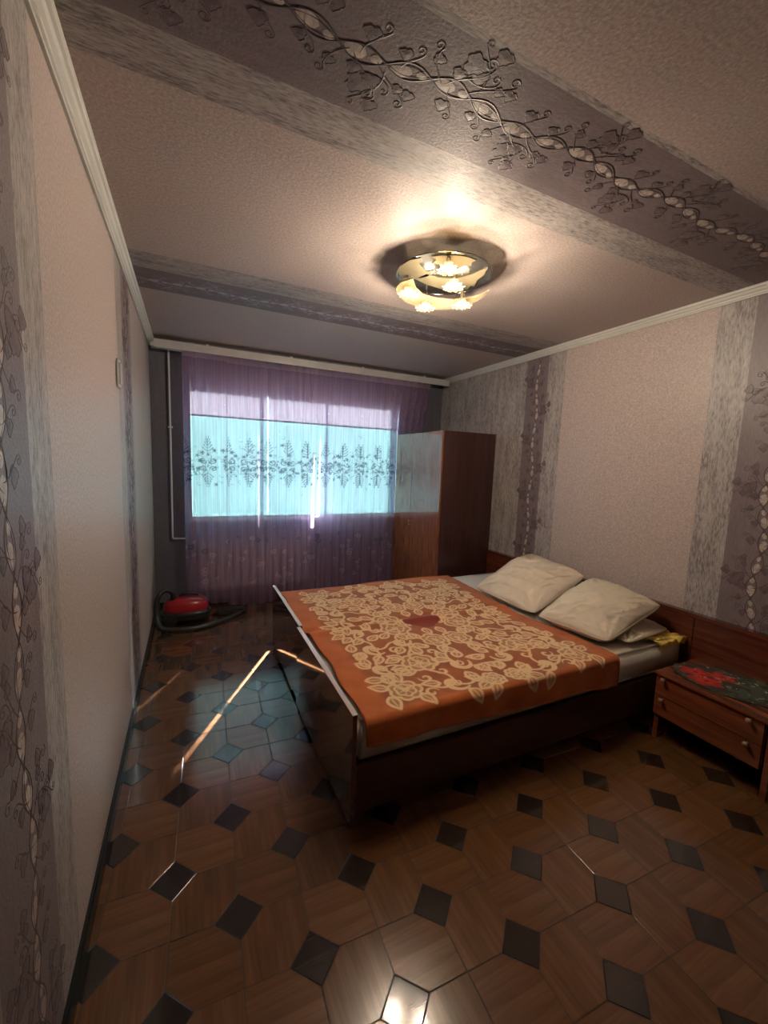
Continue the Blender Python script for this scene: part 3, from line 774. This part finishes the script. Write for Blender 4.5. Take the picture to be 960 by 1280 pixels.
# ---- blanket
BW, BLn, RES = 1.56, 1.955, .004
def blanket():
    cv = Canvas(BW, BLn, RES); fld = Canvas(BW, BLn, RES); red = Canvas(BW, BLn, RES)
    rnd = random.Random(21)
    cx, cy = BW/2+.01, .995                        # centre of the design
    hx, hy = BW/2-.120, BLn/2-.135
    occupied = []
    def refl(p, sx, sy): return (cx+sx*p[0], cy+sy*p[1])
    def L(pts, w, taper=False):
        for sx in (1, -1):
            for sy in (1, -1): cv.line([refl(p, sx, sy) for p in pts], w, 1.0, taper)
    def F(pts, v=.45):
        for sx in (1, -1):
            for sy in (1, -1): cv.poly([refl(p, sx, sy) for p in pts], v)
    def leaf(x, y, a, l, w):
        ca_, sa_ = math.cos(a), math.sin(a)
        up = [(l*t, w*math.sin(PI*t**.8)) for t in [i/12 for i in range(13)]]
        pl = up+[(q[0], -q[1]) for q in up[::-1]]
        pl = [(x+ca_*p-sa_*q, y+sa_*p+ca_*q) for p, q in pl]
        F(pl, .26); L(pl+pl[:1], .0078); L([(x, y), (x+ca_*l*.75, y+sa_*l*.75)], .004)
    def scroll(x, y, r, a, sg):
        sp = spiral(x, y, r, a, .85, sg, 26); L(sp, .0185, True)
        L(spiral(x, y, r*.45, a+1, .9, sg, 14), .006)
    def peony(x, y, r, a):
        for rr, n_, ww in ((r, 7, .008), (r*.62, 6, .0065)):
            pl = [(x+rr*(1+.20*abs(math.cos(n_*t/2)))*math.cos(t+a), y+rr*(1+.20*abs(math.cos(n_*t/2)))*math.sin(t+a)) for t in [2*PI*i/56 for i in range(57)]]
            if rr == r: F(pl, .26)
            L(pl, ww)
        for k in range(7):
            t = a+k*2*PI/7; L([(x+.22*r*math.cos(t), y+.22*r*math.sin(t)), (x+.6*r*math.cos(t), y+.6*r*math.sin(t))], .0035)
        L([(x+.2*r*math.cos(t), y+.2*r*math.sin(t)) for t in [i*PI/6 for i in range(13)]], .005)
    # quarter of the design, laid out on jittered cells
    def clearc(x, y, r):
        return x < hx-.5*r and y < hy-.5*r and all(math.hypot(x-a, y-b) > (r+c)*.93 for a, b, c in occupied)
    occupied.append((0, 0, .13))
    anchors = [(.235, .075, .105, 'p'), (.08, .30, .09, 'p'), (.50, .30, .09, 's'), (.33, .52, .10, 'p'), (.54, .74, .085, 'p'), (.14, .60, .085, 's'), (.52, .07, .075, 's'), (.28, .77, .085, 's'), (.07, .79, .06, 'p'), (.30, .27, .08, 's'), (.55, .52, .07, 's')]
    for x, y, r, k in anchors:
        if x+r*.5 > hx+.03 or y+r*.5 > hy+.03: continue
        occupied.append((x, y, r))
        if k == 'p': peony(x, y, r*.80, rnd.uniform(0, 6))
        else: scroll(x, y, r*.80, rnd.uniform(0, 6), rnd.choice((1, -1)))
        for q in range(3):                          # leaves radiating from each motif
            a = rnd.uniform(0, 2*PI); xx, yy = x+r*.9*math.cos(a), y+r*.9*math.sin(a)
            if 0 < xx < hx and 0 < yy < hy: leaf(xx, yy, a+rnd.uniform(-.5, .5), .088, .027)
    for a, b in ((0, 9), (9, 3), (3, 5), (3, 10), (10, 4), (3, 7), (7, 8), (6, 2), (2, 10), (1, 5), (0, 6), (4, 7), (9, 2)):
        p, q = anchors[a], anchors[b]; mx, my = (p[0]+q[0])/2, (p[1]+q[1])/2; dx, dy = q[0]-p[0], q[1]-p[1]; s_ = rnd.choice((.35, -.35))
        L(bez(p[:2], (mx-dy*s_, my+dx*s_), (mx+dy*s_, my-dx*s_), q[:2], 22), .0078)
    n = 0
    for k in range(2600):
        x, y, r = rnd.uniform(.0, hx-.02), rnd.uniform(.0, hy-.02), .042
        if clearc(x, y, r):
            occupied.append((x, y, r*1.02)); a = rnd.uniform(0, 2*PI); n += 1
            if rnd.random() < .72: leaf(x-.045*math.cos(a), y-.045*math.sin(a), a, .096, .028)
            else: L(spiral(x, y, .038, a, 1.0, 1, 16), .0095, True)
    # field tone and centre medallion
    for sx, sy in ((1, 1),):
        fld.poly([(cx-hx, cy-hy), (cx+hx, cy-hy), (cx+hx, cy+hy), (cx-hx, cy+hy)], .75)
    red.poly([(cx+.13*math.cos(t)*(1+.1*math.cos(4*t)), cy+.10*math.sin(t)*(1+.1*math.cos(4*t))) for t in [2*PI*i/40 for i in range(40)]], 1)
    cv.a[red.a > .5] *= .0
    nx, ny = cv.a.shape
    f2 = fld.a.copy()
    for _ in range(6):
        f2[1:-1] = (f2[:-2]+f2[1:-1]+f2[2:])/3; f2[:, 1:-1] = (f2[:, :-2]+f2[:, 1:-1]+f2[:, 2:])/3
    u = np.linspace(0, BW, nx)[:, None]+np.zeros((1, ny)); v = np.linspace(0, BLn, ny)[None, :]+np.zeros((nx, 1))
    yedge = 1.430; ztop = .481; drop = .098+.060*u/BW+.005*np.sin(u*9)      # hanging strip along the near side
    R = .030
    s = v-drop                                      # arc length past the edge of the mattress
    arc = R*PI/2
    th = np.clip((s+arc/2)/arc, 0, 1)*PI/2
    Y = np.where(s < -arc/2, yedge-.004, yedge-.004+R*(1-np.cos(th)))
    Z = np.where(s < -arc/2, ztop-R+(s+arc/2), ztop-R+R*np.sin(th))
    Y = np.where(s > arc/2, yedge-.004+R+(s-arc/2), Y)
    X = .962+.012*np.clip((2.3-Y)/.9, 0, 1)+u
    X = X+.05*(u/BW)*np.clip((Y-1.4)/1.9, 0, 1)-(u/BW)*.075*np.exp(-((Y-2.15)/.35)**2)   # wandering head-side border
    X = X+(1-u/BW)**6*(.010*np.sin(Y*6.3+1)+.006*np.sin(Y*17))
    # crease above the joint of the two beds, far half lies a touch lower
    topm = np.clip((s-arc/2)/.05, 0, 1)
    crease = -.012*np.exp(-((Y-2.387)/.035)**2)+.012*np.exp(-((Y-2.33)/.05)**2)-.006*(Y > 2.40)
    nn = np.zeros_like(Z)
    for fx_, fy_, a_, p_ in ((4.1, 2.3, .0035, .3), (7.7, 5.9, .0022, 1.2), (2.6, 9.1, .002, 2.2), (13, 3.1, .0012, .7)):
        nn += a_*np.sin(fx_*X+p_+1.2*np.sin(fy_*.6*Y))*np.sin(fy_*Y+p_*2)
    Z = Z+topm*(crease+nn)
    Z = Z-.035*np.clip((Y-3.235)/.05, 0, 1)**2
    hang = 1-np.clip((s+arc)/.05, 0, 1)
    Y = Y-hang*(.004+.004*np.sin(u*14)+.003*np.sin(u*31+1))*np.clip(-s/.08, 0, 1)
    pos = np.stack([X, Y, Z], -1)
    att = np.stack([np.clip(cv.a, 0, 1), f2, red.a], -1)
    r = thing('blanket', (1.75, 2.36, .478), 'orange wool blanket with cream flowers and scrolls spread over both beds', 'blanket')
    grid_object('woven_cloth', pos, 'blanket', r, att)
    # hem rolled round the border
    m = MB(); path = [pos[i, 0] for i in range(0, nx, 5)]
    m.tube([tuple(p) for p in path], .0045, 6)
    m.tube([tuple(pos[0, j]-np.array([0, 0, .002])) for j in range(0, ny, 5)], .0045, 6)
    m.tube([tuple(pos[-1, j]-np.array([0, 0, .002])) for j in range(0, ny, 5)], .0045, 6)
    m.tube([tuple(pos[i, -1]) for i in range(0, nx, 5)], .0045, 6)
    mk('hem', m, plain('blanket_hem_wool', (.42, .10, .022), .95), r, smooth=True)
blanket()

# ---- pillows
def pillow(name, c, T_, mat, label, seed, floor=None, ear=.035):
    c = [Vector(p) for p in c]                      # foot-left, foot-right, head-right, head-left (seen from above)
    n = 110; up = ((c[1]-c[0]).cross(c[3]-c[0])).normalized()
    if up.z < 0: up = -up
    ctr = sum(c, Vector())/4
    r = thing(name, (ctr.x, ctr.y, min(p.z for p in c)), label, 'pillow')
    off = Vector((seed*3.1, seed*1.7, 0)); sh = {}
    vs = []; 
    for side in (1, -1):
        g = []
        for i in range(n+1):
            row = []
            for j in range(n+1):
                u, v = i/n, j/n
                p = c[0]*(1-u)*(1-v)+c[1]*u*(1-v)+c[2]*u*v+c[3]*(1-u)*v
                a, b = 4*u*(1-u), 4*v*(1-v)
                # edges draw in between the corners
                p = p+(ctr-p)*.075*(abs(2*u-1)*abs(2*v-1))**5
                p = p+(ctr-p)*(ear*1.2)*((b**1)*(abs(2*u-1)**3)+(a**1)*(abs(2*v-1)**3))
                th = T_*.5*(a**.48)*(b**.48)
                w = 0
                q = Vector((u*2.0, v*2.0, side*.7))+off
                w += noise.noise(q*1.3)*.026
                # gathers running in from the corners and seams
                for (cu, cv_) in ((0, 0), (1, 0), (1, 1), (0, 1)):
                    du, dv = u-cu, v-cv_; d = math.hypot(du, dv); an = math.atan2(dv, du)
                    w += .0080*math.sin(an*15+seed+cu*2+cv_)*math.exp(-((d-.22)/.17)**2)
                fold = noise.noise(Vector((u*3.0+seed, v*9.0+2.5*u, seed*.37)))
                w += .013*(1-min(1, abs(fold)*2.6))**2.2*(a*b)**.25
                f2 = noise.noise(Vector((u*9.0+3*v, v*3.0-seed, seed*.9)))
                w += .010*(1-min(1, abs(f2)*3.0))**2.4*(a*b)**.25
                th2 = th+w*min(1, (a*b)**.5*1.5)
                pt = p+up*side*max(th2, .002*(1 if side > 0 else 0))
                if floor is not None and pt.z < floor: pt.z = floor+(pt.z-floor)*.04
                if pt.x > HX-.004 and pt.z < .66: pt.x = HX-.004
                if pt.x > W-.006: pt.x = W-.006
                row.append(pt[:])
            g.append(row)
        m = MB().grid(g) if side == 1 else m.add([p for row in g for p in row], [(i*(n+1)+j, i*(n+1)+j+1, (i+1)*(n+1)+j+1, (i+1)*(n+1)+j) for i in range(n) for j in range(n)])
    N = (n+1)*(n+1)
    edge = [i*(n+1) for i in range(n+1)]+[n*(n+1)+j for j in range(1, n+1)]+[i*(n+1)+n for i in range(n-1, -1, -1)]+[j for j in range(n-1, 0, -1)]
    m.add([], []); E_ = len(edge)
    m.f += [(edge[k], edge[(k+1) % E_], edge[(k+1) % E_]+N, edge[k]+N) for k in range(E_)]
    case = mk('pillowcase', m, mat, r, smooth='full')
    seam = [m.v[k] for k in edge]
    mk('seam', MB().tube([Vector(p) for p in seam[::2]], .0032, 6, closed=True), mat, r, smooth=True)
    return r
pillow('pillow', [(2.495, 2.04, .51), (2.49, 2.735, .51), (3.10, 2.715, .775), (3.13, 2.13, .715)], .20, 'pillow', 'far cream pillow propped against the headboard nearer the wardrobe', 1.0, .470)
pillow('pillow', [(2.68, 1.475, .512), (2.70, 1.98, .512), (3.17, 2.00, .515), (3.17, 1.520, .515)], .070, 'pillow2', 'grey-looking flatter pillow squashed underneath the near cream pillow', 4.0, .470, .02)
pillow('pillow', [(2.545, 1.515, .520), (2.465, 2.01, .520), (3.09, 2.06, .735), (3.12, 1.545, .675)], .19, 'pillow2', 'near cream pillow nearer the nightstand, lying on another pillow', 7.3, .470)

# ruffled yellow cloth at the corner of the near bed
g = []
for i in range(41):
    row = []
    for j in range(31):
        u, v = i/40, j/30; x = 2.90+.285*u+.02*math.sin(v*9); y = 1.435+.20*v+.015*math.sin(u*11)
        z = .474+.026*(noise.noise(Vector((u*5, v*6, 2)))+.55)*(1-abs(2*v-1)**4*.6)+.012*abs(math.sin(u*13+v*4))*(u*.9+.1)
        if v < .18: z -= (.18-v)*.16; y = 1.433
        row.append((x, y, z))
    g.append(row)
tag(mk('yellow_cloth', MB().grid(g), 'yellow', smooth='full'), 'crumpled yellow printed cloth at the head corner of the near bed', 'cloth')

# ================================================================== NIGHTSTAND
ns = thing('nightstand', (2.97, 1.08, 0), 'red-brown glossy bedside cabinet with two drawers below the headboard', 'nightstand')
nx0, nx1, ny0, ny1 = 2.740, 3.198, .835, 1.335
mk('top', MB().box(nx0-.012, nx1, ny0-.035, ny1+.004, .389, .405, .002), 'night_wood', ns)
mk('body', MB().box(nx0+.018, nx1, ny0, ny0+.016, .146, .389).box(nx0+.018, nx1, ny1-.016, ny1, .146, .389).box(nx0+.018, nx1, ny0+.016, ny1-.016, .146, .162).box(nx1-.008, nx1, ny0+.016, ny1-.016, .162, .389), 'night_wood', ns)
for k, (a, b) in enumerate(((.150, .266), (.268, .384))):
    dr = mk('drawer', MB().box(nx0, nx0+.017, ny0+.003, ny1-.003, a, b, .0015).box(nx0+.02, nx1-.02, ny0+.03, ny1-.03, a+.02, b-.02), 'night_wood', ns)
    for y in (.893, 1.288):
        z = (.252, .375)[k] if 1 else 0
        z = min(z, b-.012)
        mk('knob', MB().lathe((nx0, y, z), [(.006, 0), (.005, -.010), (.011, -.015), (.013, -.022), (.009, -.028), (.003, -.030)], 16, 'x'), 'knob', dr, smooth=True)
for y in (.803, ny1-.030):
    mk('leg_panel', MB().box(nx0+.014, nx1-.01, y, y+.024, 0, .146 if y > 1 else .389, .001), 'night_wood', ns)

# printed napkin on it
def doily():
    n = 150; rnd = random.Random(4); cx, cy, rx, ry = 2.965, 1.075, .185, .255
    U, V = np.meshgrid(np.linspace(-1, 1, n), np.linspace(-1, 1, n), indexing='ij')
    # square to disc map
    dx = U*np.sqrt(1-V*V/2); dy = V*np.sqrt(1-U*U/2); ang = np.arctan2(dy, dx); rr = np.hypot(dx, dy)
    sc = 1+.045*np.abs(np.sin(ang*9))*rr**3
    c_, s_ = math.cos(.35), math.sin(.35)
    X = cx+(dx*rx*c_-dy*ry*s_*.5)*sc; Y = cy+(dy*ry)*sc
    Z = np.full_like(X, .4075)+.0012*np.sin(X*60)*np.cos(Y*47)+.003*np.abs(np.sin(ang*9))*rr**6
    edge = nx0-.014
    over = np.clip(edge-X, 0, None); X = np.where(X < edge, edge-.004, X); Z = Z-over*.9
    X = np.minimum(X, HX-.004)
    A = np.zeros((n, n, 3)); A[:] = (.022, .028, .022)
    def blob(x, y, r, col, petal=5, ph=0, k=.25):
        d = np.hypot((dx-x)*rx/ry, dy-y); a = np.arctan2(dy-y, (dx-x)*rx/ry); m_ = d < r*(1+k*np.cos(petal*a+ph)); A[m_] = col
        return d
    for k in range(90):
        a = rnd.uniform(0, 6.28); q = rnd.uniform(.1, .97)**.6
        blob(q*math.cos(a), q*math.sin(a), rnd.uniform(.03, .09), rnd.choice([(.05, .09, .035), (.03, .05, .03), (.10, .13, .06), (.02, .02, .02), (.09, .10, .09)]), 2, rnd.uniform(0, 6), .6)
    for x, y, r in ((-.45, .30, .27), (.30, .25, .24), (-.05, .62, .25), (-.35, -.35, .22), (.3, -.35, .22), (0, -.72, .18)):
        if y > -.2:
            blob(x, y, r, (.42, .012, .012), 5, x*9, .18); blob(x+.03, y+.02, r*.62, (.60, .035, .025), 5, x*4, .25); blob(x, y, r*.15, (.03, .02, .02), 6)
        else: blob(x, y, r, (.06, .075, .06), 5, x*9, .3)
    for k in range(46):
        a = rnd.uniform(0, 6.28); q = rnd.uniform(.2, .95); blob(q*math.cos(a), q*math.sin(a), rnd.uniform(.012, .03), rnd.choice([(.5, .45, .30), (.35, .38, .25), (.45, .40, .38)]), 2, rnd.uniform(0, 6), .6)
    r = thing('napkin', (cx, cy, .4065), 'dark oval napkin printed with red poppies on the bedside cabinet', 'napkin')
    grid_object('printed_cloth', np.stack([X, Y, Z], -1), 'doily', r, A)
doily()

# ================================================================== CEILING LIGHT
LC = (1.574, 1.983)
def LQ(p): return (LC[0]+(p[0]-1.525)*1.04, LC[1]+(p[1]-1.905)*1.04)
lamp = thing('ceiling_light', (LC[0], LC[1], 2.6), 'round ceiling light with smoked mirror disc, cream glass and glowing flower bulbs', 'ceiling light')
mk('ceiling_plate', MB().lathe((LC[0], LC[1], 2.6), [(.085, 0), (.085, -.012), (.07, -.028), (.03, -.034)], 32), 'chrome', lamp, smooth=True)
mk('stem', MB().tube([(LC[0], LC[1], 2.57), (LC[0], LC[1], 2.546)], .012, 12), 'chrome', lamp, smooth=True)
mk('mirror_disc', MB().lathe((LC[0], LC[1], 2.54), [(.241, .0), (.249, .002), (.249, .006), (.241, .008)], 72), 'lamp_mirror', lamp, smooth=True)
mk('disc_rim', MB().tube([(LC[0]+.250*math.cos(a), LC[1]+.250*math.sin(a), 2.544) for a in [2*PI*i/72 for i in range(72)]], .0035, 8, closed=True), 'chrome', lamp, smooth=True)
upper = [[(1.288, 1.969), (1.277, 1.915), (1.288, 1.845), (1.327, 1.795), (1.348, 1.853), (1.419, 1.901), (1.444, 1.871), (1.453, 1.944), (1.406, 2.005), (1.368, 2.061)],
         [(1.362, 1.762), (1.401, 1.727), (1.445, 1.699), (1.502, 1.682), (1.564, 1.687), (1.557, 1.712), (1.577, 1.743), (1.551, 1.758), (1.538, 1.802), (1.505, 1.806), (1.45, 1.823), (1.431, 1.805), (1.399, 1.816), (1.398, 1.775)],
         [(1.411, 2.002), (1.433, 1.924), (1.51, 1.927), (1.585, 1.901), (1.637, 1.822), (1.657, 1.719), (1.692, 1.79), (1.695, 1.845), (1.73, 1.918), (1.707, 1.924), (1.725, 1.972), (1.698, 2.013), (1.65, 2.041), (1.564, 2.035), (1.487, 2.026)]]
for pl in upper:
    mk('frosted_inlay', MB().prism([LQ(p) for p in pl], 2.5355, 2.5398), 'frost', lamp)
low = [(1.328, 2.057), (1.303, 2.001), (1.298, 1.937), (1.33, 1.878), (1.396, 1.963), (1.466, 2.012), (1.544, 2.023), (1.651, 1.989), (1.712, 1.914), (1.733, 1.836), (1.736, 1.799), (1.773, 1.907), (1.765, 2.02), (1.735, 2.10), (1.653, 2.165), (1.542, 2.185), (1.44, 2.156)]
mk('glass_crescent', MB().prism([LQ(p) for p in low], 2.472, 2.477), 'frost', lamp)
for x, y in ((1.36, 1.99), (1.535, 2.10), (1.69, 2.02)): mk('spacer_pin', MB().tube([(*LQ((x, y)), 2.477), (*LQ((x, y)), 2.54)], .004, 8), 'chrome', lamp, smooth=True)
rnd = random.Random(9)
for fx_, fy_, zf in ((*LQ((1.364, 1.98)), 2.425), (*LQ((1.536, 2.098)), 2.425), (*LQ((1.687, 1.964)), 2.425), (*LQ((1.512, 1.79)), 2.425), (*LQ((1.43, 1.72)), 2.46)):
    hold = mk('bulb_holder', MB().lathe((fx_, fy_, zf), [(.013, .035), (.013, .07), (.009, 2.539-zf)], 16), 'chrome', lamp, smooth=True)
    m = MB(); nP = 9
    for k in range(nP):                              # two rings of pressed glass petals
        for tier, (L_, zz, w_) in enumerate(((.058, 0, .0105), (.040, .013, .009))):
            a = 2*PI*(k+.5*tier)/nP; d = Vector((math.cos(a), math.sin(a), 0)); s_ = Vector((-d.y, d.x, 0))
            c0 = Vector((fx_, fy_, zf+zz+.010)); 
            p = [c0+d*.008-s_*w_*.5, c0+d*.008+s_*w_*.5, c0+d*L_*.8+s_*w_+Vector((0, 0, -.004)), c0+d*L_, c0+d*L_*.8-s_*w_+Vector((0, 0, -.004))]
            q = [v+Vector((0, 0, .0045)) for v in p]
            m.add([v[:] for v in p+q], [(0, 1, 2, 3, 4), (9, 8, 7, 6, 5)]+[(i, (i+1) % 5, 5+(i+1) % 5, 5+i) for i in range(5)])
    mk('glass_flower', m, 'flower', hold)
    mk('glass_cup', MB().lathe((fx_, fy_, zf), [(.012, .004), (.020, .016), (.024, .046)], 18), 'flower', hold, smooth=True)
    mk('bulb', MB().lathe((fx_, fy_, zf+.002), [(.0015, -.006), (.005, -.002), (.006, .006), (.006, .024), (.003, .032)], 14), 'bulb', hold, smooth=True)
    ld = bpy.data.lights.new('bulb_light', 'POINT'); ld.energy = BULB_W; ld.color = (1, .81, .62); ld.shadow_soft_size = .02
    lo = bpy.data.objects.new('bulb_light', ld); COL.objects.link(lo); lo.parent = lamp; lo.location = (fx_-LC[0], fy_-LC[1], zf-.022-2.6)

# ================================================================== VACUUM CLEANER
vc = thing('vacuum_cleaner', (.26, 4.10, 0), 'red and black vacuum cleaner on the floor in the far left corner', 'vacuum cleaner')
def ell(c, r, p=2.4, n=28, m_=14, zlo=-1):
    vs = []; 
    for i in range(m_+1):
        ph = -PI/2+PI*i/m_
        for k in range(n):
            t = 2*PI*k/n; sg = lambda x, e: math.copysign(abs(x)**e, x)
            x = sg(math.cos(ph), 2/p)*sg(math.cos(t), 2/p); y = sg(math.cos(ph), 2/p)*sg(math.sin(t), 2/p); z = sg(math.sin(ph), 2/p)
            if z < zlo: z = zlo
            vs.append((c[0]+r[0]*x, c[1]+r[1]*y, c[2]+r[2]*z))
    return MB().add(vs, [(i*n+k, i*n+(k+1) % n, (i+1)*n+(k+1) % n, (i+1)*n+k) for i in range(m_) for k in range(n)])
mk('lower_body', ell((.27, 4.10, .085), (.205, .135, .062), 3.2), 'vac_black', vc, smooth=True)
P('red top shell', mk('shell', ell((.275, 4.10, .145), (.192, .122, .105), 2.6, zlo=-.25), 'vac_red', vc, smooth=True))
mk('bumper_strip', MB().tube([(.27+.207*math.cos(a)*(abs(math.cos(a))**-.25 if abs(math.cos(a)) > .05 else 1), 4.10+.137*math.sin(a)*(abs(math.sin(a))**-.25 if abs(math.sin(a)) > .05 else 1), .105) for a in [2*PI*i/48 for i in range(48)]], .009, 8, closed=True), 'vac_black', vc, smooth=True)
mk('carry_handle', MB().tube([(.22, 4.10, .235), (.23, 4.10, .262), (.30, 4.10, .270), (.37, 4.10, .255), (.38, 4.10, .225)], .010, 8), 'vac_black', vc, smooth=True)
for x, y in ((.14, 3.972), (.14, 4.228)):
    mk('wheel', MB().lathe((x, y-.012, .062), [(.05, 0), (.062, .004), (.062, .020), (.05, .024)], 26, 'y'), 'vac_black', vc, smooth=True)
mk('front_wheel', MB().lathe((.43, 4.09, .022), [(.018, 0), (.022, .004), (.022, .018), (.018, .022)], 18, 'y'), 'vac_black', vc, smooth=True)
def spline(pts, n=8):
    out = []
    for i in range(len(pts)-1):
        p0 = Vector(pts[max(0, i-1)]); p1 = Vector(pts[i]); p2 = Vector(pts[i+1]); p3 = Vector(pts[min(len(pts)-1, i+2)])
        for k in range(n):
            t = k/n; out.append(.5*((2*p1)+(p2-p0)*t+(2*p0-5*p1+4*p2-p3)*t*t+(-p0+3*p1-3*p2+p3)*t**3))
    out.append(Vector(pts[-1])); return out
hp = spline([(.17, 4.06, .235), (.165, 4.03, .31), (.12, 4.0, .345), (.07, 3.99, .315), (.045, 3.98, .23), (.045, 3.95, .12), (.075, 3.89, .045), (.16, 3.86, .026), (.30, 3.84, .024), (.44, 3.87, .024), (.55, 3.93, .024)], 14)
mk('hose', MB().tube(hp, [.021+.0022*(k % 2) for k in range(len(hp))], 12), 'hose', vc, smooth=True)
wp = spline([(.55, 3.93, .024), (.64, 3.99, .024), (.76, 4.12, .024)], 6)
mk('wand', MB().tube(wp, .017, 12), 'vac_black', vc, smooth=True)
mk('floor_head', MB().box(.56, .82, 4.12, 4.24, .004, .05, .014), 'vac_black', vc, smooth=True)

# ---- small cover on the left wall
jc = thing('wall_cover', (.0, 2.53, 1.93), 'small white raised cover plate high on the left wall beside the far band', 'cover')
mk('frame', MB().box(.0035, .012, 2.488, 2.572, 1.865, 2.005, .003), 'pvc', jc)
mk('lid', MB().box(.012, .019, 2.500, 2.560, 1.88, 1.99, .003), 'rail_white', jc)

# outside ground, seen only through gaps
struct('courtyard_ground', MB().box(-20, 24, D+1.0, D+40, -3.1, -3.0), 'asphalt')
